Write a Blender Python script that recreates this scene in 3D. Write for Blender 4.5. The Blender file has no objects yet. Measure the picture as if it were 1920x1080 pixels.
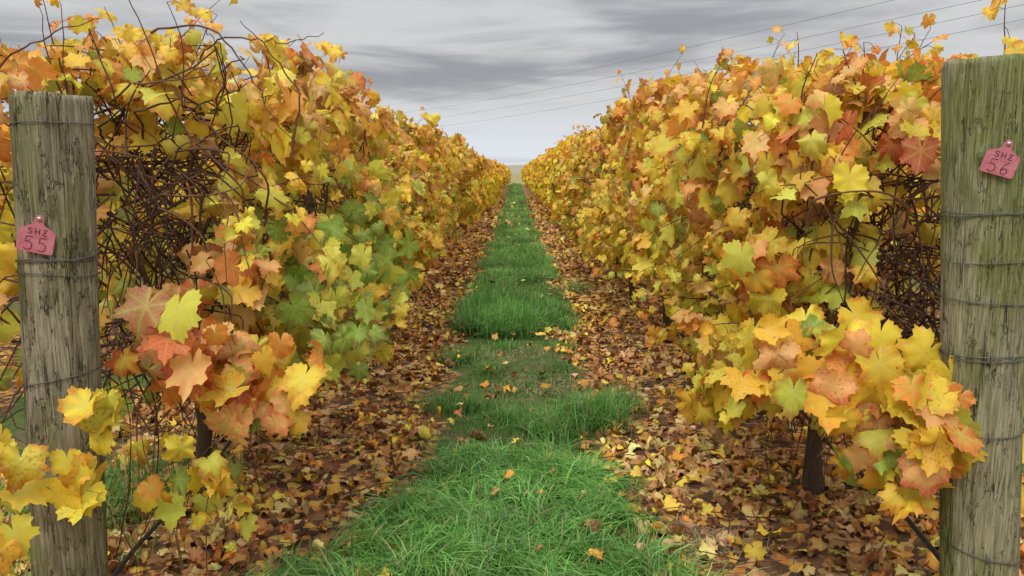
import bpy, bmesh, math, numpy as np
from mathutils import Vector, Matrix
rng = np.random.default_rng(7)
scene = bpy.context.scene
R = math.radians

# ------------------------------------------------------------------ helpers
def sn(seed, x, y, n=7):
    r = np.random.default_rng(seed)
    out = np.zeros(np.broadcast(np.asarray(x, float), np.asarray(y, float)).shape)
    for i in range(n):
        a = r.uniform(0, 2*np.pi); f = r.uniform(.6, 2.2); p = r.uniform(0, 6.28)
        out = out + np.sin(f*(np.cos(a)*x + np.sin(a)*y)*2.2 + p)
    return out/(n**.5)/1.2

def gh(x, y):
    x = np.asarray(x, float); y = np.asarray(y, float)
    near = np.exp(-np.maximum(np.hypot(x, y)-60, 0)/40)
    m = .05*np.exp(-((np.abs(x)-1.4)/.4)**2)
    return (.018*sn(3, x*1.3, y*1.3) + .008*sn(4, x*5, y*5) + m)*near

def norm(a):
    return a/np.maximum(np.linalg.norm(a, axis=-1, keepdims=True), 1e-9)

class Acc:
    def __init__(s): s.V=[]; s.T=[]; s.n=0; s.LP=[]; s.LC=[]
    def add(s, V, T, lp=None, lc=None):
        V=np.asarray(V,float).reshape(-1,3)
        s.V.append(V); s.T.append(np.asarray(T).reshape(-1,3)+s.n); s.n+=len(V)
        s.LP.append(np.zeros((len(V),3)) if lp is None else lp.reshape(-1,3))
        s.LC.append(np.ones((len(V),4)) if lc is None else lc.reshape(-1,4))
    def obj(s, name, mat, parent=None, smooth=True):
        V=np.concatenate(s.V); T=np.concatenate(s.T)
        me=bpy.data.meshes.new(name)
        me.vertices.add(len(V)); me.vertices.foreach_set('co', V.astype(np.float32).ravel())
        me.loops.add(len(T)*3); me.loops.foreach_set('vertex_index', T.astype(np.int32).ravel())
        me.polygons.add(len(T)); me.polygons.foreach_set('loop_start', np.arange(0,len(T)*3,3,dtype=np.int32))
        me.polygons.foreach_set('loop_total', np.full(len(T),3,dtype=np.int32))
        me.polygons.foreach_set('use_smooth', np.full(len(T),smooth))
        a=me.attributes.new('lp','FLOAT_VECTOR','POINT'); a.data.foreach_set('vector', np.concatenate(s.LP).astype(np.float32).ravel())
        a=me.attributes.new('lc','FLOAT_COLOR','POINT'); a.data.foreach_set('color', np.concatenate(s.LC).astype(np.float32).ravel())
        me.update(calc_edges=True)
        ob=bpy.data.objects.new(name, me); scene.collection.objects.link(ob)
        if mat: me.materials.append(mat)
        if parent: ob.parent=parent
        return ob

def empty(name):
    e=bpy.data.objects.new(name,None); scene.collection.objects.link(e); return e

def tube(acc, P, rad, k=5, lc=None):
    P=np.asarray(P,float); n=len(P)
    rad=np.broadcast_to(np.asarray(rad,float),(n,))
    t=norm(np.gradient(P,axis=0))
    ref=np.array([.31,.17,.93]) if abs(t[:,2]).mean()<.8 else np.array([.93,.31,.17])
    a=norm(np.cross(t,ref)); b=np.cross(t,a)
    an=np.arange(k)*2*np.pi/k
    V=P[:,None,:]+rad[:,None,None]*(np.cos(an)[None,:,None]*a[:,None,:]+np.sin(an)[None,:,None]*b[:,None,:])
    i=np.arange(n-1)[:,None]*k; j=np.arange(k)[None,:]; j2=(j+1)%k
    q0=(i+j).ravel(); q1=(i+j2).ravel(); q2=(i+k+j2).ravel(); q3=(i+k+j).ravel()
    T=np.concatenate([np.stack([q0,q1,q2],1),np.stack([q0,q2,q3],1)])
    c=None
    if lc is not None: c=np.tile(np.append(lc,1.),(n*k,1))
    acc.add(V.reshape(-1,3),T,None,c)

# ------------------------------------------------------------------ leaf templates (grape leaf: broad, shallow lobes, toothed)
KA=np.array([0,10,22,31,42,54,66,80,94,108,122,140,156,168,176,180.])
KR=np.array([1,.92,.78,.67,.82,.92,.85,.63,.73,.81,.79,.73,.67,.55,.34,.12])
def outline(n, serr, seed=0):
    th=(np.arange(n)/n)*360-180
    r=np.interp(np.abs(th),KA,KR)
    if serr:
        q=np.random.default_rng(5+seed).uniform(.5,1.3,n)
        r=r*(1+serr*q*np.where(np.arange(n)%2==0,1,-1))
    a=np.radians(th)
    return np.stack([np.sin(a)*r,np.cos(a)*r],1)
def tmpl(kind):
    if kind==0:
        o=outline(44,.08); m=outline(22,0)*.55
        V=np.concatenate([[[0,0]],m,o]); T=[]
        for i in range(22): T.append((0,1+(i+1)%22,1+i))
        for i in range(22):
            a=1+i; b=1+(i+1)%22; p=23+2*i; q=23+(2*i+1)%44; s=23+(2*i+2)%44
            T+= [(a,q,p),(a,b,q),(b,s,q)]
    elif kind==1:
        ang=np.array([-172,-150,-122,-100,-82,-66,-50,-31,-14,0,14,31,50,66,82,100,122,150,172.])
        r=np.interp(np.abs(ang),KA,KR)*(1+.05*np.where(np.arange(len(ang))%2==0,-1,1)); a=np.radians(ang)
        o=np.stack([np.sin(a)*r,np.cos(a)*r],1); n=len(o)
        V=np.concatenate([[[0,0]],o]); T=[(0,1+(i+1)%n,1+i) for i in range(n)]
    else:
        V=np.array([[0,0],[-.45,-.5],[-.8,.35],[0,.95],[.8,.35],[.45,-.5]])
        T=[(0,2,1),(0,3,2),(0,4,3),(0,5,4),(0,1,5)]
    return np.asarray(V,float),np.asarray(T)
TM=[tmpl(0),tmpl(1),tmpl(2)]

def add_leaves(acc,P,N,D,S,C,lod,curl=1.):
    n=len(P)
    if n==0: return
    tv,tt=TM[lod]; m=len(tv)
    N=norm(N); D=D-(D*N).sum(1,keepdims=True)*N; D=norm(D); X=np.cross(D,N)
    r2=(tv**2).sum(1); th=np.arctan2(tv[:,0],tv[:,1])
    cu=curl*rng.choice([.6,1.,1.,1.9],(n,1))
    c1=rng.normal(-.10,.20,(n,1))*cu; c2=rng.normal(.14,.20,(n,1))*cu
    c3=rng.uniform(.04,.20,(n,1))*cu; ph=rng.uniform(0,6.28,(n,1)); kk=rng.integers(2,5,(n,1))
    c4=rng.uniform(.02,.11,(n,1))*cu; ph2=rng.uniform(0,6.28,(n,1))
    tipd=rng.uniform(-.45,.1,(n,1))*cu
    z=c1*r2+c2*np.abs(tv[:,0])+c3*r2*np.sin(kk*th+ph)+c4*r2*np.sin(7*th+ph2)+tipd*np.maximum(tv[:,1],0)**2
    z=np.clip(z,-.8,.8)
    sx=rng.uniform(.8,1.15,(n,1)); skew=rng.normal(0,.14,(n,1))
    xx=tv[:,0]*sx*(1-.35*np.abs(z))+skew*tv[:,1]; yy=tv[:,1]*np.ones((n,1))*(1-.3*np.abs(z))
    lob=1+rng.uniform(-.16,.05,(n,1))*(r2**.5>.6)*(1-np.cos(th*360/54.))*.5
    V=P[:,None,:]+S[:,None,None]*((xx*lob)[...,None]*X[:,None,:]+(yy*lob)[...,None]*D[:,None,:]+z[...,None]*N[:,None,:])
    T=(np.arange(n)*m)[:,None,None]+tt[None]
    lp=np.empty((n,m,3)); lp[...,0]=tv[:,0]; lp[...,1]=tv[:,1]; lp[...,2]=rng.uniform(0,1,(n,1))
    lc=np.ones((n,m,4)); lc[...,:3]=C[:,None,:]
    acc.add(V,T,lp,lc)

PAL=np.array([[.88,.66,.055],[.88,.52,.05],[.68,.67,.09],[.25,.38,.055],[.87,.33,.06],[.88,.47,.17],[.66,.16,.055],[.42,.20,.09]])
#              yellow          gold          lime          green          orange        peach          rust          brown
def leafcol(P,side,dep=None):
    n=len(P); y=P[:,1]; z=P[:,2]
    g=sn(21+side,y*.9,z*1.3); o=sn(31+side,y*1.3,z*1.6)
    hz=np.clip((z-.5)/1.5,0,1)
    W=np.zeros((n,8))
    W[:,0]=2.2; W[:,1]=1.0; W[:,2]=1.6*(1.35-hz)
    gp=3.4*np.exp(-((y-3.7)/1.4)**2-((z-1.0)/.42)**2) if side<0 else 0
    W[:,3]=np.clip(.30+.7*g,0.03,2)*(1.15-hz)*(1.5 if side<0 else .9)+gp
    W[:,2]+=gp*.6
    W[:,4]=.18+1.3*hz**3+.7*np.clip(o,0,2); W[:,5]=.20+1.5*hz**3+.5*np.clip(o,0,2)
    W[:,6]=.06+.50*hz**3+.45*np.clip(o-.3,0,2); W[:,7]=.08
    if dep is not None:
        # canopy shade put into the colour: deeper leaves drawn more from green and brown
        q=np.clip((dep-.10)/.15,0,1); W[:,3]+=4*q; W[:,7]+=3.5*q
    W/=W.sum(1,keepdims=True)
    idx=(W.cumsum(1)<rng.uniform(0,1,(n,1))).sum(1).clip(0,7)
    j=rng.integers(0,3,n); c=PAL[idx]*.85+.15*PAL[j]
    return np.clip(c*rng.normal(1,.12,(n,1))*rng.normal(1,.05,(n,3)),.01,.93)

# ------------------------------------------------------------------ materials
def newmat(name):
    m=bpy.data.materials.new(name); m.use_nodes=True; nt=m.node_tree; nt.nodes.clear()
    return m,nt
class G:
    def __init__(s,nt): s.nt=nt
    def n(s,t,**k):
        nd=s.nt.nodes.new(t)
        for a,b in k.items(): setattr(nd,a,b)
        return nd
    def l(s,a,b): s.nt.links.new(a,b)
    def set(s,sock,v):
        if isinstance(v,bpy.types.NodeSocket): s.l(v,sock)
        else: sock.default_value=v
    def m(s,op,a,b=0.,c=0.):
        nd=s.n('ShaderNodeMath',operation=op)
        for i,v in enumerate((a,b,c)): s.set(nd.inputs[i],v)
        return nd.outputs[0]
    def ss(s,v,a,b,o0=0.,o1=1.):
        nd=s.n('ShaderNodeMapRange',interpolation_type='SMOOTHSTEP')
        for i,x in enumerate((v,a,b,o0,o1)): s.set(nd.inputs[i],x)
        return nd.outputs[0]
    def mix(s,f,a,b,bt='MIX'):
        nd=s.n('ShaderNodeMix',data_type='RGBA',blend_type=bt)
        s.set(nd.inputs[0],f)
        for i,v in ((6,a),(7,b)):
            if not isinstance(v,bpy.types.NodeSocket): v=(*v,1) if len(v)==3 else v
            s.set(nd.inputs[i],v)
        return nd.outputs[2]
    def noise(s,vec,scale,detail=3,rough=.5):
        nd=s.n('ShaderNodeTexNoise'); 
        if vec is not None: s.l(vec,nd.inputs['Vector'])
        nd.inputs['Scale'].default_value=scale; nd.inputs['Detail'].default_value=detail; nd.inputs['Roughness'].default_value=rough
        return nd.outputs[0]
    def mapping(s,vec,sc):
        nd=s.n('ShaderNodeMapping'); s.l(vec,nd.inputs[0]); nd.inputs['Scale'].default_value=sc; return nd.outputs[0]
    def bump(s,h,st,d=.01):
        nd=s.n('ShaderNodeBump'); s.l(h,nd.inputs['Height']); nd.inputs['Strength'].default_value=st; nd.inputs['Distance'].default_value=d; return nd.outputs[0]
    def pos(s): return s.n('ShaderNodeTexCoord').outputs['Object']
    def pbr(s,col,rough=.6,normal=None,spec=.5,metal=0):
        p=s.n('ShaderNodeBsdfPrincipled'); s.set(p.inputs['Base Color'],col if isinstance(col,bpy.types.NodeSocket) else (*col,1))
        s.set(p.inputs['Roughness'],rough); p.inputs['Specular IOR Level'].default_value=spec; p.inputs['Metallic'].default_value=metal
        if normal is not None: s.l(normal,p.inputs['Normal'])
        return p.outputs[0]
    def dif(s,col):
        p=s.n('ShaderNodeBsdfDiffuse'); s.set(p.inputs[0],col); return p.outputs[0]
    def out(s,sh):
        o=s.n('ShaderNodeOutputMaterial'); s.l(sh,o.inputs[0])

def leafmat(name,transl,dry=False):
    m,nt=newmat(name); g=G(nt)
    at=g.n('ShaderNodeAttribute',attribute_name='lp'); sep=g.n('ShaderNodeSeparateXYZ'); g.l(at.outputs['Vector'],sep.inputs[0])
    x,y,rd=sep.outputs
    lc=g.n('ShaderNodeAttribute',attribute_name='lc').outputs['Color']
    r=g.m('SQRT',g.m('ADD',g.m('MULTIPLY',x,x),g.m('MULTIPLY',y,y)))
    th=g.m('ARCTAN2',x,y); Pp=.94
    tm=g.m('SUBTRACT',th,g.m('MULTIPLY',g.m('ROUND',g.m('DIVIDE',th,Pp)),Pp))
    perp=g.m('MULTIPLY',r,g.m('ABSOLUTE',g.m('SINE',tm))); along=g.m('MULTIPLY',r,g.m('COSINE',tm))
    v1=g.ss(perp,.010,.034,1.,0.)
    u=g.m('FRACT',g.m('MULTIPLY',g.m('SUBTRACT',along,g.m('MULTIPLY',perp,.9)),6.))
    v2=g.ss(g.m('ABSOLUTE',g.m('SUBTRACT',u,.5)),.04,.14,.65,0.)
    vein=g.m('MAXIMUM',v1,v2)
    co=g.pos()
    n1=g.noise(co,30,2,.6)
    gm=g.m('MULTIPLY',g.ss(g.m('ADD',perp,g.m('MULTIPLY',n1,.12)),.03,.22,1.,0.),g.ss(rd,.35,.9,0.,.55))
    c=g.mix(gm,lc,(.48,.56,.08))
    e=g.ss(g.m('ADD',r,g.m('MULTIPLY',n1,.9)),.85,1.35,0.,1.)
    amt=g.ss(g.m('FRACT',g.m('MULTIPLY',rd,7.3)),.25,1.,0.,1.)
    edge=g.mix(1.,c,(.80,.36,.5),'MULTIPLY')
    c=g.mix(g.m('MULTIPLY',e,amt),c,edge)
    if not dry:
        n2=g.noise(co,110,1,.6)
        sp=g.m('MULTIPLY',g.ss(n2,.57,.68,0.,.6),g.ss(g.m('FRACT',g.m('MULTIPLY',rd,13.1)),.4,.95,0.,1.))
        c=g.mix(sp,c,(.34,.15,.045))
    c=g.mix(g.m('MULTIPLY',vein,.5 if not dry else .25),c,g.mix(.5,c,(.80,.74,.25)))
    c=g.mix(g.ss(n1,.3,.75,0.,.3),c,g.mix(1.,c,(.78,.64,.5),'MULTIPLY'))
    a=g.pbr(c,.5,None,.3) if not dry else g.dif(c)
    t=g.n('ShaderNodeBsdfTranslucent'); g.l(c,t.inputs[0])
    mx=g.n('ShaderNodeMixShader'); mx.inputs[0].default_value=transl; g.l(a,mx.inputs[1]); g.l(t.outputs[0],mx.inputs[2])
    g.out(mx.outputs[0] if not dry else a); return m
M_leaf=leafmat('vine_leaf',.30); M_litter=leafmat('fallen_leaf',.0,True)
m,nt=newmat('vine_leaf_plain'); g=G(nt); lc=g.n('ShaderNodeAttribute',attribute_name='lc').outputs['Color']
co=g.pos(); n1=g.noise(co,14,1,.6); c=g.mix(g.ss(n1,.35,.7,0.,.4),lc,g.mix(1.,lc,(.8,.58,.5),'MULTIPLY'))
t=g.n('ShaderNodeBsdfTranslucent'); g.l(c,t.inputs[0]); mx=g.n('ShaderNodeMixShader'); mx.inputs[0].default_value=.32
g.l(g.dif(c),mx.inputs[1]); g.l(t.outputs[0],mx.inputs[2]); g.out(mx.outputs[0]); M_leaffar=m

m,nt=newmat('grass_blade'); g=G(nt); lc=g.n('ShaderNodeAttribute',attribute_name='lc').outputs['Color']
a=g.pbr(lc,.42,None,.45); t=g.n('ShaderNodeBsdfTranslucent'); g.l(lc,t.inputs[0]); mx=g.n('ShaderNodeMixShader'); mx.inputs[0].default_value=.35
g.l(a,mx.inputs[1]); g.l(t.outputs[0],mx.inputs[2]); g.out(mx.outputs[0]); M_grass=m

m,nt=newmat('cane_bark'); g=G(nt); lc=g.n('ShaderNodeAttribute',attribute_name='lc').outputs['Color']
co=g.pos(); n=g.noise(co,60,2); c=g.mix(n,g.mix(1.,lc,(.5,.5,.5),'MULTIPLY'),g.mix(1.,lc,(1.3,1.25,1.2),'MULTIPLY'))
g.out(g.pbr(c,.7,None,.3)); M_cane=m

m,nt=newmat('trunk_bark'); g=G(nt); co=g.pos(); n=g.noise(g.mapping(co,(60,60,9)),1,4,.65)
c=g.mix(n,(.025,.017,.012),(.16,.115,.08)); g.out(g.pbr(c,.9,g.bump(n,.9,.02),.2)); M_trunk=m

m,nt=newmat('black_poly_hose'); g=G(nt); co=g.pos(); n=g.noise(co,30,3); g.out(g.pbr(g.mix(n,(.012,.012,.013),(.04,.037,.034)),.5,None,.4)); M_hose=m
m,nt=newmat('galvanised_wire'); g=G(nt); co=g.pos(); n=g.noise(co,80,3); g.out(g.pbr(g.mix(n,(.05,.045,.04),(.20,.20,.20)),.5,None,.5,.6)); M_wire=m
m,nt=newmat('line_conductor'); g=G(nt); co=g.pos(); n=g.noise(co,1,2); g.out(g.pbr(g.mix(n,(.13,.13,.14),(.2,.2,.21)),.6,None,.3)); M_line=m
m,nt=newmat('screw_steel'); g=G(nt); co=g.pos(); n=g.noise(co,300,2); g.out(g.pbr(g.mix(n,(.4,.4,.4),(.65,.65,.66)),.3,None,.5,1.)); M_screw=m
m,nt=newmat('pink_tag_plastic'); g=G(nt); co=g.pos(); n=g.noise(co,45,4,.6); n2=g.noise(co,400,2,.6)
c=g.mix(g.ss(n,.3,.7),(.47,.125,.16),(.56,.20,.24)); c=g.mix(g.ss(n2,.62,.7,0.,.4),c,(.36,.13,.12)); g.out(g.pbr(c,.5,g.bump(n,.15,.003),.4)); M_tag=m
m,nt=newmat('marker_ink'); g=G(nt); co=g.pos(); n=g.noise(co,500,2); g.out(g.pbr(g.mix(n,(.03,.010,.015),(.07,.02,.03)),.6,None,.3)); M_ink=m

def postmat(name,ca,cb,green,seed,crk):
    m,nt=newmat(name); g=G(nt); co0=g.pos()
    mp=g.n('ShaderNodeMapping'); g.l(co0,mp.inputs[0]); mp.inputs['Location'].default_value=(seed,seed*2,seed*3); co=mp.outputs[0]
    fine=g.noise(g.mapping(co,(190,190,6)),1,5,.7)
    mid=g.noise(g.mapping(co,(60,60,3)),1,3,.6)
    big=g.noise(g.mapping(co,(8,8,2.4)),1,4,.65)
    pt=g.noise(g.mapping(co,(24,24,6)),1,5,.6)
    ck=g.noise(g.mapping(co,(34,34,1.3)),1,2,.4)
    blot=g.noise(co,42,4,.7)
    c=g.mix(g.ss(fine,.30,.70),ca,cb)
    c=g.mix(g.ss(mid,.42,.64,0.,.5),c,g.mix(1.,c,(.60,.58,.52),'MULTIPLY'))
    c=g.mix(g.ss(big,.42,.60,0.,1.),c,g.mix(1.,c,green,'MULTIPLY'))
    c=g.mix(g.ss(pt,.53,.56,0.,crk*.75),c,g.mix(1.,c,(.62,.60,.56),'MULTIPLY'))
    rim=g.m('MULTIPLY',g.ss(g.m('ABSOLUTE',g.m('SUBTRACT',pt,.535)),.002,.013,1.,0.),g.ss(blot,.42,.56))
    c=g.mix(g.m('MULTIPLY',rim,crk),c,(.03,.023,.015))
    cr=g.ss(g.m('ABSOLUTE',g.m('SUBTRACT',ck,.5)),.0015,.008,1.,0.)
    cr=g.m('MULTIPLY',cr,g.ss(pt,.40,.52))
    c=g.mix(g.m('MULTIPLY',cr,.85),c,(.03,.024,.015))
    c=g.mix(g.ss(blot,.60,.74,0.,.55),c,(.42,.43,.34))
    c=g.mix(g.ss(blot,.26,.40,.6,0.),c,(.06,.06,.03))
    h=g.m('SUBTRACT',g.m('ADD',g.m('MULTIPLY',fine,.5),g.m('ADD',mid,g.m('MULTIPLY',g.ss(pt,.5,.54),.6*crk))),g.m('MULTIPLY',g.m('ADD',cr,rim),.9))
    g.out(g.pbr(c,.85,g.bump(h,.9,.007),.25)); return m
M_postL=postmat('weathered_post_wood',(.16,.14,.09),(.46,.41,.295),(.66,.73,.50),3.1,.85)
M_postR=postmat('mossy_post_wood',(.17,.16,.09),(.44,.42,.27),(.66,.77,.46),8.7,.28)

# ground material
m,nt=newmat('ground_soil'); g=G(nt); co=g.pos(); sep=g.n('ShaderNodeSeparateXYZ'); g.l(co,sep.inputs[0])
x,y,z=sep.outputs
vo=g.n('ShaderNodeTexVoronoi'); g.l(co,vo.inputs['Vector']); vo.inputs['Scale'].default_value=22
vc=g.n('ShaderNodeSeparateColor'); g.l(vo.outputs['Color'],vc.inputs[0])
nf=g.noise(co,35,4,.7); nb=g.noise(co,2.2,3,.6)
soil=g.mix(nf,(.03,.018,.011),(.18,.11,.065))
cr=g.n('ShaderNodeValToRGB'); g.l(vc.outputs[0],cr.inputs[0]); e=cr.color_ramp.elements
e[0].position=0; e[0].color=(.10,.05,.03,1); e[1].position=.4; e[1].color=(.32,.155,.07,1)
for p,c_ in ((.64,(.50,.29,.13)),(.84,(.70,.48,.09)),(.96,(.62,.26,.06))):
    k=e.new(p); k.color=(*c_,1)
lit=g.mix(g.ss(vc.outputs[1],.3,.45),soil,cr.outputs[0])
lane=g.m('SUBTRACT',x,g.m('MULTIPLY',g.m('ROUND',g.m('DIVIDE',x,2.8)),2.8))
edge=g.m('ADD',g.m('ABSOLUTE',lane),g.m('MULTIPLY',g.m('SUBTRACT',nb,.5),.6))
gr=g.mix(nf,(.03,.07,.016),(.09,.18,.04)); 
strip=g.ss(edge,.38,.54,.9,0.)
c=g.mix(strip,lit,g.mix(g.ss(nb,.48,.60,0.,.75),gr,g.mix(nf,(.08,.06,.035),(.24,.19,.11))))
inv=g.m('MULTIPLY',g.ss(y,93,96,1.,0.),g.ss(g.m('ABSOLUTE',x),60,64,1.,0.))
nfar=g.noise(co,.05,4); field=g.mix(nfar,(.34,.27,.13),(.22,.22,.09))
c=g.mix(inv,field,c)
g.out(g.pbr(c,.95,g.bump(g.m('ADD',nf,vc.outputs[1]),.6,.02),.15)); M_ground=m
m,nt=newmat('hill_grass'); g=G(nt); co=g.pos(); n=g.noise(co,.02,5,.6); g.out(g.pbr(g.mix(g.ss(n,.35,.65),(.36,.31,.21),(.24,.25,.18)),.95,None,.1)); M_hill=m

# ------------------------------------------------------------------ ground sheet
def axis(near,step,far):
    a=list(np.arange(-near,near+1e-6,step)); v=near; s=step
    while v<far: s*=1.5; v+=s; a.append(v); a.insert(0,-v)
    return np.array(a)
ax=axis(3.2,.08,1600); ay0=np.arange(-3,14,.1); 
ay=list(ay0); v=ay[-1]; s=.1
while v<1800: s*=1.12; v+=s; ay.append(v)
v=-3.; s=.2; pre=[]
while v>-800: s*=1.5; v-=s; pre.insert(0,v)
ay=np.array(pre+ay)
X,Y=np.meshgrid(ax,ay); Z=gh(X,Y)
V=np.stack([X,Y,Z],-1).reshape(-1,3); nx=len(ax); ny=len(ay)
i=(np.arange(ny-1)[:,None]*nx+np.arange(nx-1)[None,:]).ravel()
T=np.concatenate([np.stack([i,i+1,i+nx+1],1),np.stack([i,i+nx+1,i+nx],1)])
A=Acc(); A.add(V,T); A.obj('ground',M_ground)

# distant hills
A=Acc(); hx=np.linspace(-1500,1500,161); hy=np.linspace(420,1250,30)
X,Y=np.meshgrid(hx,hy)
prof=np.sin(np.clip((Y-420)/830,0,1)*np.pi)
Z=-1+prof*(4+2*sn(51,X*.003,Y*.002)+5*np.exp(-((X-40)/90)**2))
i=(np.arange(29)[:,None]*161+np.arange(160)[None,:]).ravel()
T=np.concatenate([np.stack([i,i+1,i+162],1),np.stack([i,i+162,i+161],1)])
A.add(np.stack([X,Y,Z],-1),T); A.obj('distant_hills',M_hill)

# ------------------------------------------------------------------ vine rows
CANE=np.array([[.10,.045,.028],[.14,.07,.04],[.06,.032,.022],[.20,.10,.05]])
def ztopf(s,y):
    b=1.91+0*y if s<0 else 1.76+.30*np.clip((y-2.6)/2.6,0,1)
    return b+.08*sn(61+s,y*.8,y*0)+.08*sn(62+s,y*3,y*0)
def zone_leaves(A,s,xc,ya,yb,per_m,lod,scale,zoff=0.):
    n=int((yb-ya)*per_m)
    y=rng.uniform(ya,yb,n)
    u=rng.uniform(0,1,n)
    side=np.where(rng.uniform(0,1,n)<.72,-s,s).astype(float)
    zt=ztopf(s,y)+zoff
    zb=.62+.18*sn(63+s,y*1.1,y*0)+.14*sn(64,y*4,y*0)
    z=zb+(zt-zb)*u
    top=rng.uniform(0,1,n)<.20
    z=np.where(top,zt-np.abs(rng.normal(0,.07,n)),z)
    uu=np.clip((z-zb)/(zt-zb),0,1)
    w=.31+.30*np.sin(np.pi*np.clip(uu*.80+.12,0,1))
    hole=sn(81+s,y*1.8,z*2.4)+.7*sn(82+s,y*5,z*5)
    bul=.15*sn(71+s,y*1.1,z*1.8)+.11*sn(72+s,y*3.2,z*3.6)-.27*np.clip(hole-.1,0,1.2)
    w=w+bul*(side==-s)
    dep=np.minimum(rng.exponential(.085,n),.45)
    xo=np.where(top,rng.uniform(-1,1,n)*w*.85, side*(w-dep)+rng.normal(0,.025,n))
    keep=~((hole>.40)&(rng.uniform(0,1,n)<.82)&(~top))
    P=np.stack([xc+xo,y,z],1)
    N=np.stack([side*np.where(top,.35,1.),np.full(n,-.35),np.where(top,1.0,.45)],1)+rng.normal(0,.60,(n,3))
    D=np.stack([side*.35,rng.normal(0,.35,n),np.full(n,-1.)],1)+rng.normal(0,.42,(n,3))
    S=rng.triangular(.030,.068,.102,n)*scale
    C=leafcol(P,s,np.where(top,0,dep+.25*np.clip(hole-.3,0,1)))  # holes add to depth, so pocket leaves take the painted interior shade too
    add_leaves(A,P[keep],N[keep],D[keep],S[keep],C[keep],lod,1.2)
    return P[keep],norm(N[keep]),S[keep]

def petioles(A,P,N,D,S):
    for p,n_,s_ in zip(P,N,S):
        q=p-n_*.03+np.array([rng.normal(0,.02),rng.normal(0,.02),-.01]); e=q-n_*.05+np.array([0,0,rng.uniform(-.05,.03)])
        tube(A,[p,q,e],.0013,3,np.array([.36,.15,.06]))

def shoot(AL,AC,p0,d0,L,side,droop=.5,ls=1.,lod=0,bare=False,thick=.0035):
    k=max(6,int(L/.05)); P=[np.array(p0,float)]; d=np.array(d0,float); d/=np.linalg.norm(d)
    for i in range(k):
        d=d+np.array([rng.normal(0,.09),rng.normal(0,.09),rng.normal(0,.07)-droop*.12]); d/=np.linalg.norm(d)
        P.append(P[-1]+d*L/k)
    P=np.array(P); tube(AC,P,np.linspace(thick,thick*.35,len(P)),5,CANE[rng.integers(0,4)]*1.3)
    if bare: return
    LP=[];LN=[];LD=[];LS=[]
    for i in range(1,len(P)):
        if rng.uniform()<.85:
            off=rng.normal(0,1,3); off/=np.linalg.norm(off); off=off*.045
            q=P[i]+off; tube(AC,[P[i],P[i]+off*.5+np.array([0,0,.01]),q],.0013,3,np.array([.34,.13,.05]))
            LP.append(q); LN.append(np.array([-side*.5,-.7,.5])+rng.normal(0,.5,3)); LD.append(np.array([off[0]*8,off[1]*8,-.9])+rng.normal(0,.3,3))
            LS.append(rng.uniform(.038,.078)*ls*(1-.4*i/len(P)))
    if LP:
        LP=np.array(LP); add_leaves(AL,LP,np.array(LN),np.array(LD),np.array(LS),leafcol(LP,side),lod,1.4)

def cluster(AL,AC,c,rad,n,side,pal=None,ls=1.,face=(0,-1,.35)):
    P=np.array(c)+rng.normal(0,.5,(n,3)).clip(-1,1)*np.array(rad)
    N=np.tile(np.array(face,float),(n,1))+rng.normal(0,.48,(n,3)); N[:,0]-=side*.3
    D=np.tile(np.array([0,-.3,-1.]),(n,1))+rng.normal(0,.45,(n,3))
    S=rng.uniform(.045,.088,n)*ls
    C=leafcol(P,side)
    if pal is not None:
        C=PAL[rng.choice(8,n,p=np.array(pal)/sum(pal))]*rng.normal(1,.1,(n,1))*rng.normal(1,.05,(n,3))
    add_leaves(AL,P,N,D,S,np.clip(C,.01,.93),0,1.15)
    petioles(AC,P,norm(N),D,S)

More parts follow.
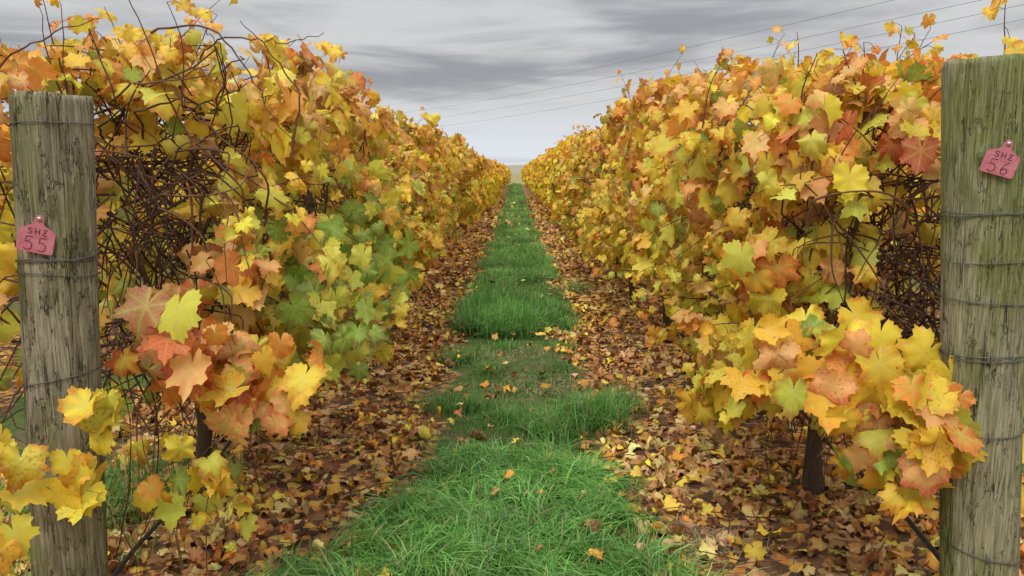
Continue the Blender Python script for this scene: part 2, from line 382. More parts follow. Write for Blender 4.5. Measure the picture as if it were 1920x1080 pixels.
def vine_row(s):
    par=empty('grapevine_row'); xc=1.4*s
    AL=Acc(); AF=Acc(); AC=Acc(); AT=Acc()
    y0=2.6
    P,N,S=zone_leaves(AL,s,xc,y0,7.5,760,0,1.0)
    sel=rng.uniform(0,1,len(P))<.5; petioles(AC,P[sel],N[sel],None,S[sel])
    zone_leaves(AL,s,xc,7.5,14,820,1,1.05,.02)
    zone_leaves(AF,s,xc,14,34,560,2,1.2,.0)
    zone_leaves(AF,s,xc,34,92,300,2,1.8,-.03)
    n=190; zt0=float(ztopf(s,np.array(y0))); u=rng.uniform(-1,1,n); z=rng.uniform(.55,zt0,n)
    y=y0+rng.uniform(-.12,.35,n); Pe=np.stack([xc+u*.5,y,z],1)
    hole=sn(91+s,Pe[:,0]*5,z*3.4)>.0
    k=~(hole&(rng.uniform(0,1,n)<.85))
    Ne=np.tile(np.array([-.3*s,-1,.4]),(n,1))+rng.normal(0,.5,(n,3)); De=np.tile(np.array([0,-.2,-1.]),(n,1))+rng.normal(0,.35,(n,3))
    add_leaves(AL,Pe[k],Ne[k],De[k],rng.uniform(.04,.08,n)[k],leafcol(Pe,s)[k],0)
    for i in range(1000):
        p=np.array([xc+rng.normal(-s*.05,.22),rng.uniform(y0,y0+1.2) if i<260 else rng.uniform(y0,11),rng.uniform(.75,zt0-.1)])
        d=rng.normal(0,1,3)*np.array([.8,1,.8]); d/=np.linalg.norm(d); L=rng.uniform(.4,1.1); k=9; Q=[p]
        for j in range(k):
            d=d+rng.normal(0,.2,3)-np.array([0,0,.04]); d/=np.linalg.norm(d)
            q=Q[-1]+d*L/k; q[0]=np.clip(q[0],xc-.45,xc+.45); q[1]=max(q[1],y0-.1)
            if q[2]<.62: d[2]=abs(d[2])*.3; q[2]=.62+rng.uniform(0,.02)
            q[2]=min(q[2],zt0); Q.append(q)
        tube(AC,Q,np.linspace(rng.uniform(.003,.006),.002,k+1),5,CANE[rng.integers(0,3)])
    for i in range(75):
        y=y0+rng.uniform(0,1)**1.4*8
        shoot(AL,AC,(xc-s*.35,y,rng.uniform(.7,1.7)),(-s*1.0,rng.normal(-.2,.5),rng.uniform(-.2,.7)),rng.uniform(.25,.5),s,.9,1.,0 if y<7 else 1)
    for i in range(74):
        y=y0+rng.uniform(0,1)**1.2*16
        shoot(AL,AC,(xc+rng.uniform(-.4,.4),y,float(ztopf(s,np.array(y)))-.12),(rng.normal(0,.6),rng.normal(0,.4),1.),rng.uniform(.18,.42),s,.6,.85,0 if y<7 else 1)
    for y in np.arange(3.35,60,1.8):
        x0=xc+rng.normal(0,.03); Q=[];h=.95
        lean=rng.normal(0,.06,2)
        for t in np.linspace(0,1,9): Q.append([x0+lean[0]*t+.02*math.sin(t*9+y),y+lean[1]*t+.025*math.cos(t*7+y),-.05+h*t+float(gh(x0,y))])
        rr=np.linspace(.05,.028,9)*rng.uniform(.85,1.25)*(1+.18*rng.normal(0,1,9)); rr[0]*=1.4
        tube(AT,Q,rr,10)
        if y<12:
            for sg in (-1,1):
                b=np.array(Q[-1]); q=[b+np.array([.02*math.sin(j*1.7),sg*j*.11,.03*math.sin(j*.9)]) for j in range(8)]
                if q[-1][1]>2.5: tube(AT,q,np.linspace(.026,.014,8),7)
    AL.obj('leaves',M_leaf,par); AF.obj('leaves_far_along',M_leaffar,par); AC.obj('canes',M_cane,par); AT.obj('trunks',M_trunk,par)

def cane_poly(AC,pts,r0=.0048,r1=.0016,jit=.0025,col=1,n=22):
    p=np.array(pts,float); t=np.linspace(0,len(p)-1,n); q=np.stack([np.interp(t,np.arange(len(p)),p[:,k]) for k in range(3)],1)
    for _ in range(4): q[1:-1]=(q[:-2]+2*q[1:-1]+q[2:])/4
    q+=rng.normal(0,jit,q.shape); tube(AC,q,np.linspace(r0,r1,n),5,CANE[col])

def bramble(AC,x0,x1,z0,z1,n,flow):
    for i in range(n):
        p=np.array([rng.uniform(x0,x1),rng.uniform(2.42,2.75),rng.uniform(z0,z1)])
        d=np.array([flow+rng.normal(0,.8),rng.normal(0,.35),rng.normal(-.35,.7)]); d/=np.linalg.norm(d); L=rng.uniform(.2,.6); k=12; Q=[p]
        bend=rng.normal(0,.13,3)
        for j in range(k):
            d=d+bend*.6+rng.normal(0,.07,3)-np.array([0,0,.07]); d/=np.linalg.norm(d); q=Q[-1]+d*L/k
            q[0]=np.clip(q[0],x0-.08,x1+.08); q[1]=np.clip(q[1],2.36,2.9); Q.append(q)
        tube(AC,Q,np.linspace(rng.uniform(.0022,.0052),.0015,k+1),5,CANE[rng.integers(0,4)]*rng.uniform(.7,1.3))

def front_growth(s):
    par=empty('grapevine_shoots'); AL=Acc(); AC=Acc()
    if s<0:
        mixp=[1.2,1.3,.4,.05,1.8,2.0,1.2,.2]
        cluster(AL,AC,(-1.02,2.25,1.00),(.13,.12,.16),34,s,mixp,1.15)
        cluster(AL,AC,(-.80,2.34,.86),(.17,.14,.18),38,s,mixp,1.1)
        cluster(AL,AC,(-.95,2.5,1.20),(.16,.14,.12),24,s,mixp,1.)
        cluster(AL,AC,(-.74,2.75,1.0),(.22,.25,.3),60,s,[1,.3,2.2,2.8,.1,.1,.05,.1],1.05)
        cluster(AL,AC,(-.70,3.4,1.0),(.2,.5,.35),85,s,[1,.3,2.2,2.8,.1,.1,.05,.1],1.05)
        cluster(AL,AC,(-1.11,1.94,.86),(.06,.05,.08),7,s,[3,.5,1.5,.0,.2,0,0,.05],.95)
        cluster(AL,AC,(-1.17,1.90,.70),(.08,.06,.09),7,s,[3,1,1.,.0,.3,0,0,.1],1.05)
        cluster(AL,AC,(-1.32,1.86,.66),(.09,.07,.14),10,s,[3,1,1.2,.1,.3,0,0,.1],1.0)
        cluster(AL,AC,(-1.02,2.2,.58),(.12,.09,.16),14,s,[3,.5,2,.3,.2,.1,0,.2],.85)
        cluster(AL,AC,(-.97,2.45,.42),(.10,.09,.12),9,s,[3,.5,2,.3,.2,.1,0,.4],.8)
        cluster(AL,AC,(-1.45,2.0,.85),(.08,.1,.35),16,s,[2,2,1,.1,1,.6,.2,.2],1.)
        cluster(AL,AC,(-1.47,2.15,1.72),(.12,.12,.14),20,s,[1,.6,.2,.0,1.4,1.4,1.,.3],.95)
        cluster(AL,AC,(-1.42,2.0,1.30),(.05,.08,.16),8,s,[1,1,.3,.0,1.2,1,.2,.1],1.)
        for pts in ([(-1.15,2.5,1.93),(-.98,2.5,1.97),(-.86,2.5,1.85),(-.80,2.5,1.70),(-.70,2.5,1.58)],
                    [(-1.05,2.6,1.84),(-1.0,2.6,1.93),(-.85,2.6,1.93),(-.75,2.6,1.91),(-.63,2.6,1.95)],
                    [(-.72,2.5,1.55),(-.68,2.5,1.75),(-.78,2.5,1.88),(-.86,2.5,1.97)],
                    [(-1.5,2.2,1.6),(-1.45,2.2,1.80),(-1.3,2.2,1.87),(-1.15,2.2,1.92)],
                    [(-1.0,2.6,1.7),(-.93,2.55,1.82),(-.95,2.55,1.90),(-.98,2.5,1.95)],
                    [(-.85,2.6,1.35),(-.78,2.45,1.5),(-.95,2.45,1.62),(-1.1,2.45,1.78),(-1.2,2.5,1.9)]): cane_poly(AC,pts,.004,.0012,.004)
        for i in range(14): shoot(AL,AC,(-1.35+rng.normal(0,.2),2.5+rng.uniform(0,.3),1.72),(rng.normal(0,.3),-.1,1),rng.uniform(.22,.36),s,.5,.9,0)
        for i in range(6):
            shoot(AL,AC,(-1.15+rng.normal(0,.1),2.3,rng.uniform(.05,.3)),(rng.normal(0,.3),-.1,1),rng.uniform(.4,.8),s,.1,.6,0,True,.0025)
        bramble(AC,-1.36,-.98,.75,1.6,150,.2)
    else:
        mixp=[3.0,1.3,.9,.05,1.1,1.1,.5,.05]
        cluster(AL,AC,(.98,2.16,.88),(.17,.10,.15),40,s,mixp,1.15)
        cluster(AL,AC,(1.16,2.04,.78),(.10,.07,.16),22,s,mixp,1.1)
        cluster(AL,AC,(1.05,2.12,.66),(.14,.08,.10),18,s,[3,1,1,.1,.4,.2,.1,.1],1.05)
        cluster(AL,AC,(.86,2.4,.94),(.16,.14,.14),34,s,mixp,1.1)
        cluster(AL,AC,(.92,2.6,1.15),(.2,.15,.14),38,s,mixp,1.05)
        cluster(AL,AC,(1.0,2.6,1.66),(.2,.15,.13),40,s,[1,1.2,.3,.05,1.8,2.2,.8,.2],1.)
        cluster(AL,AC,(1.26,2.45,1.64),(.14,.12,.12),30,s,[1.5,1.2,.3,.05,1.6,2.2,.8,.2],1.)
        cluster(AL,AC,(1.02,2.5,1.50),(.2,.12,.1),26,s,[3,1.4,.8,.05,.4,.5,.1,.1],1.1)
        cluster(AL,AC,(1.10,2.5,1.25),(.14,.12,.22),10,s,[3,1.4,1.2,.05,.3,.3,.1,.1],1.0)
        cluster(AL,AC,(1.54,2.25,.9),(.06,.1,.4),20,s,[3,1,1,.3,.3,.3,0,.1],1.)
        cluster(AL,AC,(1.56,2.3,1.5),(.08,.1,.2),14,s,[3,1,1,.3,.5,.3,0,.1],1.)
        bramble(AC,.98,1.40,.80,1.55,170,-.1)
        for i in range(16): shoot(AL,AC,(1.1+rng.normal(0,.25),2.55+rng.uniform(0,.4),1.66),(rng.normal(.1,.35),-.1,1),rng.uniform(.15,.28),s,.5,.8,0)
    AL.obj('leaves',M_leaf,par); AC.obj('canes',M_cane,par)

for s in (-1,1):
    vine_row(s); front_growth(s)

# neighbouring rows
for xc,s in ((-4.2,-1),(4.2,1),(-7.0,-1),(7.0,1)):
    par=empty('grapevine_row'); AL=Acc(); AT=Acc()
    zone_leaves(AL,s,xc,2.6,14,420,1,1.2); zone_leaves(AL,s,xc,14,92,130,2,2.2)
    for y in np.arange(3.2,40,1.8): tube(AT,[[xc,y,-.05],[xc+.03,y,.4],[xc,y+.03,.95]],[.06,.04,.03],8)
    AL.obj('leaves',M_leaffar,par); AT.obj('trunks',M_trunk,par)

# ------------------------------------------------------------------ hoses, trellis wires, stakes
for s in (-1,1):
    A=Acc(); ys=np.arange(2.15,60,.35); 
    zz=(.34 if s>0 else .2)+.03*np.sin(ys*2.1)+.02*np.sin(ys*5.1+1)
    tube(A,np.stack([np.full(len(ys),1.38*s)-s*.06*np.exp(-(ys-2.2)),ys,zz],1),.0085,8)
    A.obj('irrigation_hose',M_hose)
    A=Acc()
    for z in (.95,1.26,1.55): tube(A,[[1.33*s,2.2,z],[1.4*s,30,z],[1.4*s,92,z]],.0014,4)
    A.obj('trellis_wire',M_wire)
    for y in (5.0,11,17,23,29,35):
        A=Acc(); x=1.4*s-s*.06
        for k in range(3):
            a=k*2.094+.3; dx,dy=math.cos(a)*.022,math.sin(a)*.022; px,py=-math.sin(a)*.002,math.cos(a)*.002
            b=[(x-px,y-py),(x+px,y+py),(x+dx+px,y+dy+py),(x+dx-px,y+dy-py)]
            V=[(u,v,0-.05) for u,v in b]+[(u,v,1.86) for u,v in b]
            T=[]
            for i in range(4): j=(i+1)%4; T+=[(i,j,j+4),(i,j+4,i+4)]
            T+=[(4,5,6),(4,6,7)]; A.add(V,T)
        A.obj('steel_stake',M_wire,smooth=False)

# ------------------------------------------------------------------ posts
def post(base,top,rad,mat,seed,wires,knot):
    A=Acc(); K=128; H=130
    b=np.array(base,float); t=np.array(top,float)
    th=np.arange(K)*2*np.pi/K; hs=np.linspace(-.15,1,H)
    TH,HH=np.meshgrid(th,hs)
    cx,cy=np.cos(TH),np.sin(TH)
    r=rad*(1+.026*sn(seed,cx*1.2,cy*1.2+HH*1.6)+.013*sn(seed+1,cx*5+HH*.6,cy*5)+.008*sn(seed+2,cx*16+HH*.8,cy*16))
    rg=np.random.default_rng(seed)
    for _ in range(9):
        a0=rg.uniform(-2.9,-.2); h0=rg.uniform(.15,.95); hl=rg.uniform(.08,.28); wd=rg.uniform(.02,.035)
        dd=(TH-(a0+.10*np.sin(HH*9+a0*5))+np.pi)%(2*np.pi)-np.pi
        r-=.006*np.exp(-(dd/wd)**2)*np.exp(-((HH-h0)/hl)**4)
    if knot is not None:
        for ka,kh,kr in knot: r+= .013*np.exp(-(((TH-ka+np.pi)%(2*np.pi)-np.pi)*rad/kr)**2-((HH-kh)*1.8/kr)**2)
    r*=np.where(HH>.994,1-(HH-.994)*6,1)
    C=b+(t-b)*HH[...,None]
    V=C+np.stack([cx*r,cy*r,np.where(HH>.99,.006*sn(seed+5,cx*2,cy*2),0)],-1)
    i=np.arange(H-1)[:,None]*K; j=np.arange(K)[None,:]; j2=(j+1)%K
    q0=(i+j).ravel();q1=(i+j2).ravel();q2=(i+K+j2).ravel();q3=(i+K+j).ravel()
    T=np.concatenate([np.stack([q0,q1,q2],1),np.stack([q0,q2,q3],1)])
    V=V.reshape(-1,3); cap=len(V); V=np.concatenate([V,[t+np.array([0,0,.002])]])
    l=(H-1)*K; T=np.concatenate([T,np.array([(l+a,l+(a+1)%K,cap) for a in range(K)])])
    A.add(V,T); po=A.obj('wooden_post',mat)
    W=Acc()
    for z,tilt,ph in wires:
        a=np.linspace(0,2*np.pi,49); f=z/t[2]; c=b+(t-b)*f
        rr=rad*1.022+.0012
        P=np.stack([c[0]+rr*np.cos(a),c[1]+rr*np.sin(a),z+tilt*np.cos(a-ph)+.002*np.sin(3*a)],1); tube(W,P,.0016,6)
        # fencing staple over the wire
        a0=-1.9 if b[0]>0 else -1.2
        sx,sy=c[0]+rr*math.cos(a0),c[1]+rr*math.sin(a0); zz=z+tilt*math.cos(a0-ph)
        ox,oy=math.cos(a0)*.004,math.sin(a0)*.004
        tube(W,[[sx-ox*2,sy-oy*2,zz+.014],[sx+ox,sy+oy,zz+.010],[sx+ox,sy+oy,zz-.010],[sx-ox*2,sy-oy*2,zz-.014]],.0018,6)
    W.obj('wire_ties',M_wire,po)
    return po
postL=post((-1.335,2.118,0),(-1.25,2.118,1.705),.098,M_postL,101,
  [(1.627,.002,0),(1.268,.006,1),(1.262,-.006,1.4),(1.222,.01,4),(.93,.02,0),(.70,.01,2)],[(-1.15,.335,.03)])
postR=post((1.385,2.118,0),(1.25,2.118,1.795),.101,M_postR,131,
  [(1.392,.004,2),(1.385,-.006,2.3),(1.26,.003,0),(1.15,.006,3),(1.0,.006,5),(.995,-.003,4),(.79,.012,1),(.42,.02,3)],[(-2.2,.86,.012)])

# ------------------------------------------------------------------ tags
GL={'S':[[(.9,.85),(.6,1),(.2,.9),(.15,.65),(.5,.5),(.85,.38),(.8,.1),(.4,0),(.05,.12)]],
    'H':[[(.1,1),(.1,0)],[(.85,1),(.88,0)],[(.1,.5),(.86,.52)]],
    'Z':[[(.1,.95),(.85,1),(.1,.02),(.9,.0)],[(.3,.52),(.7,.5)]],
    '5':[[(.85,1),(.2,.97),(.15,.58),(.5,.64),(.85,.45),(.8,.12),(.45,0),(.08,.1)]],
    '6':[[(.75,1),(.35,.75),(.12,.35),(.25,.05),(.6,0),(.85,.22),(.7,.48),(.35,.45),(.15,.28)]]}
def number_tag(center,n,roll,digits,sc=1.):
    n=Vector(n).normalized(); up=Vector((0,0,1)); xr=up.cross(n).normalized(); up=n.cross(xr)
    Mx=Matrix((xr,up,n)).transposed().to_4x4()
    mw=Matrix.Translation(center)@Mx@Matrix.Rotation(-roll,4,'Z')@Matrix.Scale(sc,4)
    o=[(-.040,-.030),(-.036,-.034),(.036,-.034),(.040,-.030),(.040,.016),(.036,.022),(.016,.032),(.0115,.037),(.0105,.048),(.006,.056),(0,.058),(-.006,.056),(-.0105,.048),(-.0115,.037),(-.016,.032),(-.036,.022),(-.040,.016)]
    me=bpy.data.meshes.new('number_tag')
    bm=bmesh.new()
    f=bm.faces.new([bm.verts.new((x,y,.001)) for x,y in o])
    ext=bmesh.ops.extrude_face_region(bm,geom=[f]); 
    for v in ext['geom']:
        if isinstance(v,bmesh.types.BMVert): v.co.z-=.0022
    bmesh.ops.recalc_face_normals(bm,faces=bm.faces); bm.to_mesh(me); bm.free()
    ob=bpy.data.objects.new('number_tag',me); scene.collection.objects.link(ob); me.materials.append(M_tag); ob.matrix_world=mw
    bv=ob.modifiers.new('b','BEVEL'); bv.width=.0006; bv.segments=2
    cu=bpy.data.curves.new('lettering','CURVE'); cu.dimensions='3D'; cu.bevel_depth=.0009; cu.bevel_resolution=1
    def write(txt,x0,y0,w,h,gap):
        for i,ch in enumerate(txt):
            for st in GL[ch]:
                sp=cu.splines.new('POLY'); sp.points.add(len(st)-1)
                for p,(a,b) in zip(sp.points,st): p.co=(x0+i*(w+gap)+a*w,y0+b*h,.0013,1)
    write('SHZ',-.021,.0105,.0115,.0135,.0045); write(digits,-.026,-.0290,.022,.033,.008)
    c=bpy.data.objects.new('lettering',cu); scene.collection.objects.link(c); cu.materials.append(M_ink); c.parent=ob
    me2=bpy.data.meshes.new('screw'); bm=bmesh.new(); bmesh.ops.create_uvsphere(bm,u_segments=16,v_segments=8,radius=.0055)
    bmesh.ops.scale(bm,vec=(1,1,.5),verts=bm.verts); bmesh.ops.create_cone(bm,segments=10,radius1=.002,radius2=.002,depth=.03,matrix=Matrix.Translation((0,0,-.014)))
    bm.to_mesh(me2); bm.free(); q=bpy.data.objects.new('screw',me2); scene.collection.objects.link(q); me2.materials.append(M_screw); q.parent=ob; q.location=(0,.048,.003)
def tagpos(px,lat,z,rad,ang):
    d=Vector((-px,-2.118,0)).normalized(); l=Vector((-d.y,d.x,0))
    c=Vector((px,2.118,z))+l*(lat*rad)+d*(math.sqrt(1-lat*lat)*rad+.009)
    return c,(d*math.cos(ang)+l*math.sin(ang))
c,n=tagpos(-1.268,-.50,1.326,.1,R(-18)); number_tag(c,n,R(13),'55',1.1)
c,n=tagpos(1.269,.36,1.525,.103,R(12)); number_tag(c,n,R(17),'56',1.0)

# ------------------------------------------------------------------ fallen leaves (litter)
LP_=np.array([[.44,.20,.085],[.54,.29,.13],[.66,.44,.23],[.86,.63,.10],[.74,.35,.08],[.24,.11,.055],[.84,.67,.25]])
def litter(A,ya,yb,xr,dens,lod,sc):
    n=int((yb-ya)*2*xr*dens); x=rng.uniform(-xr,xr,n); y=rng.uniform(ya,yb,n)
    cl=sn(141,x*1.5,y*1.5)
    instrip=np.clip(1-(np.abs(x+.02)+.12*sn(142,x*2,y*2)-.42)/.16,0,1)
    k=rng.uniform(0,1,n)<(1-.945*instrip)*np.clip(.72+.35*cl,.2,1)
    x,y=x[k],y[k]; n=len(x); ins=instrip[k]
    P=np.stack([x,y,gh(x,y)+rng.uniform(.006,.035,n)+ins*rng.uniform(0,.09,n)],1)
    N=np.tile([0,0,1.],(n,1))+rng.normal(0,.38,(n,3)); D=rng.normal(0,1,(n,3)); D[:,2]*=.2
    yel=np.clip(.13+.15*sn(143,x*1.3,y*1.3),.03,.6)*np.where(x>0,1.2,.9)
    w=np.stack([np.full(n,.25),np.full(n,.20),np.full(n,.12),yel,np.full(n,.15),np.full(n,.18),yel*.6],1); w/=w.sum(1,keepdims=True)
    idx=(w.cumsum(1)<rng.uniform(0,1,(n,1))).sum(1).clip(0,6)
    C=np.clip(LP_[idx]*rng.normal(1,.18,(n,1))*rng.normal(1,.05,(n,3)),.01,.92)
    add_leaves(A,P,N,D,rng.triangular(.020,.036,.070,n)*sc,C,lod,1.9)
A=Acc(); litter(A,1.6,5.0,2.6,500,0,1); litter(A,5.0,9,2.6,390,1,1.05); litter(A,9,18,2.3,200,2,1.3); litter(A,18,45,2.2,60,2,1.9)
A.obj('fallen_leaves',M_litter)
A=Acc()
for i in range(380):
    sd=rng.choice([-1,1]); x=sd*rng.uniform(.5,2.1); y=rng.uniform(2.3,8); a=rng.uniform(0,6.28); L=rng.uniform(.1,.45)
    t=np.linspace(0,1,6)[:,None]; q=np.array([x,y,0])+t*L*np.array([math.cos(a),math.sin(a),0])+rng.normal(0,.008,(6,3)); q[:,2]=gh(q[:,0],q[:,1])+.03+rng.uniform(0,.02)
    tube(A,q,rng.uniform(.0012,.003),4,CANE[rng.integers(0,4)]*rng.uniform(.8,2.8))
A.obj('fallen_twigs',M_cane)

# ------------------------------------------------------------------ grass
def blades(A,x,y,h,w,lean,col,segs=4,dirn=None):
    n=len(x); a=rng.uniform(0,2*np.pi,n)
    if dirn is not None: a=dirn+rng.normal(0,.8,n)
    L=np.stack([np.cos(a),np.sin(a),0*a],1)
    if np.ndim(lean)==0: lean=np.full(n,lean)
    ln=np.abs(rng.normal(lean,.32,n))
    b=a+rng.normal(np.pi/2,.5,n); Wd=np.stack([np.cos(b),np.sin(b),.3*rng.normal(0,1,n)],1)
    t=np.linspace(0,1,segs+1)
    base=np.stack([x,y,gh(x,y)-.01],1)
    up=t[None,:]-.55*np.clip(ln,0,1.4)[:,None]*t[None,:]**2.3
    out=ln[:,None]*(.25*t[None,:]+.6*t[None,:]**2)
    C=base[:,None,:]+h[:,None,None]*(out[...,None]*L[:,None,:]+up[...,None]*np.array([0,0,1.]))
    ww=(w[:,None]*np.array([.8,1,.85,.55,.05])[None,:segs+1] if segs==4 else w[:,None]*np.array([1,.7,.05])[None])
    Lf=C-ww[...,None]*Wd[:,None,:]*.5; Rt=C+ww[...,None]*Wd[:,None,:]*.5
    V=np.stack([Lf,Rt],2).reshape(n,-1,3); m=2*(segs+1)
    tt=[]
    for i in range(segs): tt+=[(2*i,2*i+1,2*i+3),(2*i,2*i+3,2*i+2)]
    T=(np.arange(n)*m)[:,None,None]+np.array(tt)[None]
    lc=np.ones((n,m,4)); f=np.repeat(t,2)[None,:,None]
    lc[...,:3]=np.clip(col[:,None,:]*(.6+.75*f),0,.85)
    A.add(V,T,None,lc)
def gcol(n,dry=.05):
    c=np.array([.105,.30,.05])*rng.normal(1,.22,(n,1))+np.array([.18,.20,.08])*rng.uniform(0,1,(n,1))**2
    k=rng.uniform(0,1,n)<dry; c[k]=np.array([.50,.40,.22])*rng.normal(1,.2,(k.sum(),1)); return np.clip(c,.01,.7)
A=Acc()
def tuft(cx,cy,rx,ry,n,h,lean=.75,dry=.05,w=.0045,dirn=None,tone=1.):
    x=cx+rng.normal(0,.5,n)*rx; y=cy+rng.normal(0,.5,n)*ry
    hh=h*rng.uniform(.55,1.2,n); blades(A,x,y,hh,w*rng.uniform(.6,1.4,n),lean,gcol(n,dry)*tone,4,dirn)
for i in range(150):
    v=rng.uniform(0,1); cy=2.15+v*1.75; wl=1.02-.66*min(1,v*1.25); wr=.64-.20*v
    cx=rng.uniform(-wl,wr); tuft(cx,cy,.10,.10,105,rng.uniform(.14,.31)*(1-.35*v),1.05,.05,.0048,rng.uniform(0,6.28),rng.uniform(.7,1.5))
for cx,cy,rx,ry,n,h in ((.18,4.3,.2,.22,800,.2),(.47,4.45,.2,.2,1100,.26),(.62,4.7,.16,.18,450,.2),(-.05,4.5,.18,.18,450,.15),(-.45,4.8,.18,.18,450,.16),(-.3,4.7,.12,.12,260,.14),(.1,3.95,.35,.15,450,.1),
      (-.45,6.0,.16,.2,420,.17),(-.2,5.6,.12,.14,240,.14),(.35,5.7,.15,.15,200,.1),(-.1,6.4,.15,.15,200,.12),(.4,6.3,.15,.15,200,.12)):
    tuft(cx,cy,rx,ry,n,h,.65,.06,.0045,None,rng.uniform(.75,1.0))
for i in range(54):
    tuft(rng.uniform(-.48,.50),rng.uniform(6.9,8.4),.15,.15,230,rng.uniform(.16,.36),.6,.03,.0055,None,rng.uniform(.55,1.1))
for i in range(76):
    cy=rng.uniform(8.4,15); tuft(rng.uniform(-.48,.50),cy,.17,.24,130,rng.uniform(.08,.26),.6,.05,.007,None,rng.uniform(.6,1.25))
tuft(.75,9.6,.2,.25,300,.2)
def turf(ya,yb,d,h,w,segs=2,hw=.52):
    n=int((yb-ya)*2*hw*1.2*d); x=rng.uniform(-hw*1.2,hw*1.2,n); y=rng.uniform(ya,yb,n)
    thin=(y>4.9)&(y<6.8)
    k=(np.abs(x)+.13*sn(152,x*2.5,y*1.5)<hw)&(sn(151,x*2.2,y*2.2)>np.where(thin,.45,-.5)-rng.uniform(0,.9,n))
    x,y=x[k],y[k]; n=len(x); tone=(1+.4*sn(154,x*1.5,y*.7))[:,None].clip(.6,1.6)
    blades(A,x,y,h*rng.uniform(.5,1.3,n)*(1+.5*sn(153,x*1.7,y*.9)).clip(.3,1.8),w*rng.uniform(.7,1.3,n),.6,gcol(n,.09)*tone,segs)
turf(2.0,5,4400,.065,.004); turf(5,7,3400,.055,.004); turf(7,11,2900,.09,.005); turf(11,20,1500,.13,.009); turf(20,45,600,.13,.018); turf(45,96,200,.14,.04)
tuft(1.0,2.45,.35,.12,260,.09,.7,.1); tuft(1.25,2.5,.3,.15,200,.08,.6,.1); tuft(-1.9,3.2,.5,.6,1500,.2,.6); tuft(-1.95,2.4,.3,.3,500,.18,.6)
tuft(.78,2.95,.28,.16,420,.08,.9,.95); tuft(.35,5.2,.45,.35,700,.07,.9,.9); tuft(-.1,6.2,.5,.35,700,.06,.9,.9); tuft(-.1,5.3,.45,.3,400,.06,.9,.9)
A.obj('grass',M_grass)

# ------------------------------------------------------------------ power lines and poles
ends=[((-15,123,12.4),(21,41.8,10.35)),((-15.4,123,10.9),(25,41.8,10.2)),((-13.5,122.6,9.6),(26.7,41.7,9.85)),((-10.8,122.4,8.6),(26.7,41.6,9.1))]
ppar=empty('power_line'); A=Acc()
for a,b in ends:
    a=np.array(a,float); b=np.array(b,float); d=b-a; a2=a-.35*d; b2=b+.22*d
    t=np.linspace(0,1,60)[:,None]; q=a2+(b2-a2)*t; q[:,2]-=(1.3*4*t*(1-t)-1.0)[:,0]*.8
    tube(A,q,.012,5)
A.obj('wires',M_line,ppar)
A=Acc()
for k in (0,1):
    e=[np.array(b)+.22*(np.array(b)-np.array(a)) if k else np.array(a)-.35*(np.array(b)-np.array(a)) for a,b in ends]
    c=np.mean(e,0); tube(A,[[c[0],c[1],-.3],[c[0],c[1],c[2]+1.6]],[.16,.11],12)
    for p in e:
        tube(A,[[c[0],c[1],p[2]+.6],[p[0],p[1],p[2]+.75]],[.06,.05],6); tube(A,[[p[0],p[1],p[2]+.8],[p[0],p[1],p[2]+.6]],[.05,.03],8)
A.obj('poles',M_trunk,ppar)

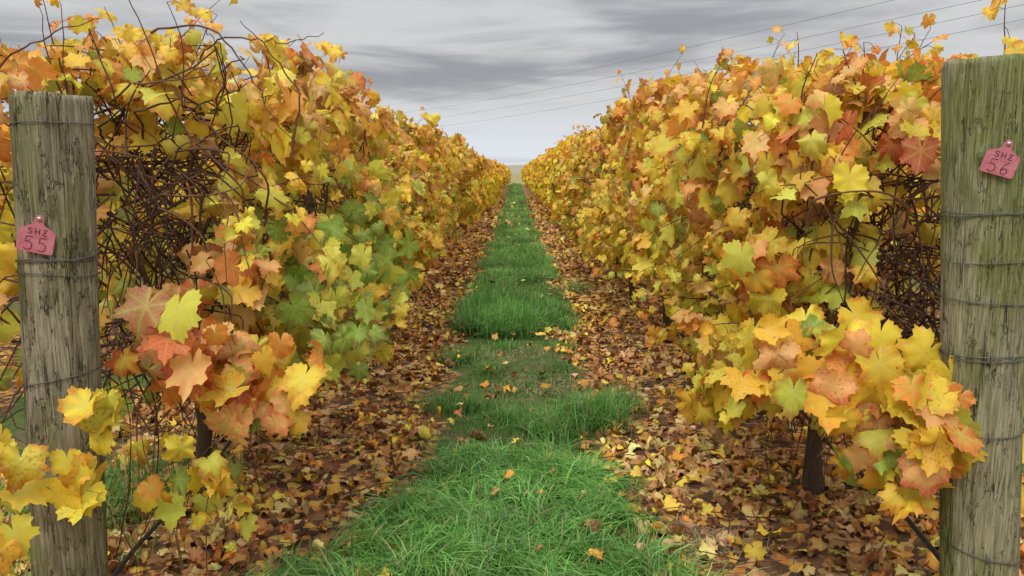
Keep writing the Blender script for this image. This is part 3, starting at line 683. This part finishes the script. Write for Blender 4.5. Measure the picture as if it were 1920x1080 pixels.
# ------------------------------------------------------------------ world: overcast sky
w=bpy.data.worlds.new('sky'); scene.world=w; w.use_nodes=True; nt=w.node_tree; nt.nodes.clear(); g=G(nt)
tc=g.n('ShaderNodeTexCoord').outputs['Generated']; sep=g.n('ShaderNodeSeparateXYZ'); g.l(tc,sep.inputs[0]); x,y,z=sep.outputs
zc=g.m('MAXIMUM',z,0.)
cb=g.n('ShaderNodeCombineXYZ'); g.l(g.m('MULTIPLY',x,3.2),cb.inputs[0]); g.l(g.m('MULTIPLY',y,3.2),cb.inputs[1]); g.l(g.m('MULTIPLY',g.m('POWER',zc,.75),22.),cb.inputs[2])
nd=g.n('ShaderNodeTexNoise'); g.l(cb.outputs[0],nd.inputs[0]); nd.inputs['Scale'].default_value=1.0; nd.inputs['Detail'].default_value=6; nd.inputs['Roughness'].default_value=.55; nd.inputs['Distortion'].default_value=.5
n2=g.noise(g.mapping(cb.outputs[0],(.4,.4,.3)),1.,2,.5)
f=g.m('ADD',g.m('MULTIPLY',nd.outputs[0],.6),g.m('MULTIPLY',n2,.4))
cl=g.mix(g.ss(f,.40,.60),(.34,.35,.37),(.66,.665,.67))
hz=g.ss(zc,.01,.11,1.,0.)
cl=g.mix(g.m('MULTIPLY',hz,g.ss(f,.38,.56,.4,.95)),cl,(.78,.83,.90))
zen=g.ss(zc,.32,.85,1.,3.5)
vm=g.n('ShaderNodeVectorMath',operation='SCALE'); g.l(cl,vm.inputs[0]); g.l(zen,vm.inputs['Scale'])
sk=g.n('ShaderNodeTexSky'); sk.sky_type='NISHITA'; sk.sun_disc=False; sk.sun_elevation=R(52); sk.sun_rotation=R(200)
b1=g.n('ShaderNodeBackground'); g.l(sk.outputs[0],b1.inputs[0]); b1.inputs[1].default_value=.06
b2=g.n('ShaderNodeBackground'); g.l(vm.outputs[0],b2.inputs[0]); b2.inputs[1].default_value=1.
mx=g.n('ShaderNodeMixShader'); mx.inputs[0].default_value=.94; g.l(b1.outputs[0],mx.inputs[1]); g.l(b2.outputs[0],mx.inputs[2])
o=g.n('ShaderNodeOutputWorld'); g.l(mx.outputs[0],o.inputs[0])

sun=bpy.data.lights.new('sun','SUN'); sun.energy=1.5; sun.angle=R(25); sun.color=(1,.97,.92)
so=bpy.data.objects.new('sun',sun); scene.collection.objects.link(so)
el,az=R(52),R(200); dv=Vector((math.sin(az)*math.cos(el),math.cos(az)*math.cos(el),math.sin(el)))
so.rotation_euler=dv.to_track_quat('Z','Y').to_euler()

cam=bpy.data.cameras.new('camera'); co=bpy.data.objects.new('camera',cam); scene.collection.objects.link(co)
cam.lens=27; cam.sensor_width=36; cam.clip_end=5000; cam.clip_start=.05
co.location=(0,0,1.5); co.rotation_euler=(R(90-8.6),0,R(.3)); scene.camera=co
scene.view_settings.view_transform='Standard'; scene.view_settings.look='None'; scene.view_settings.exposure=0
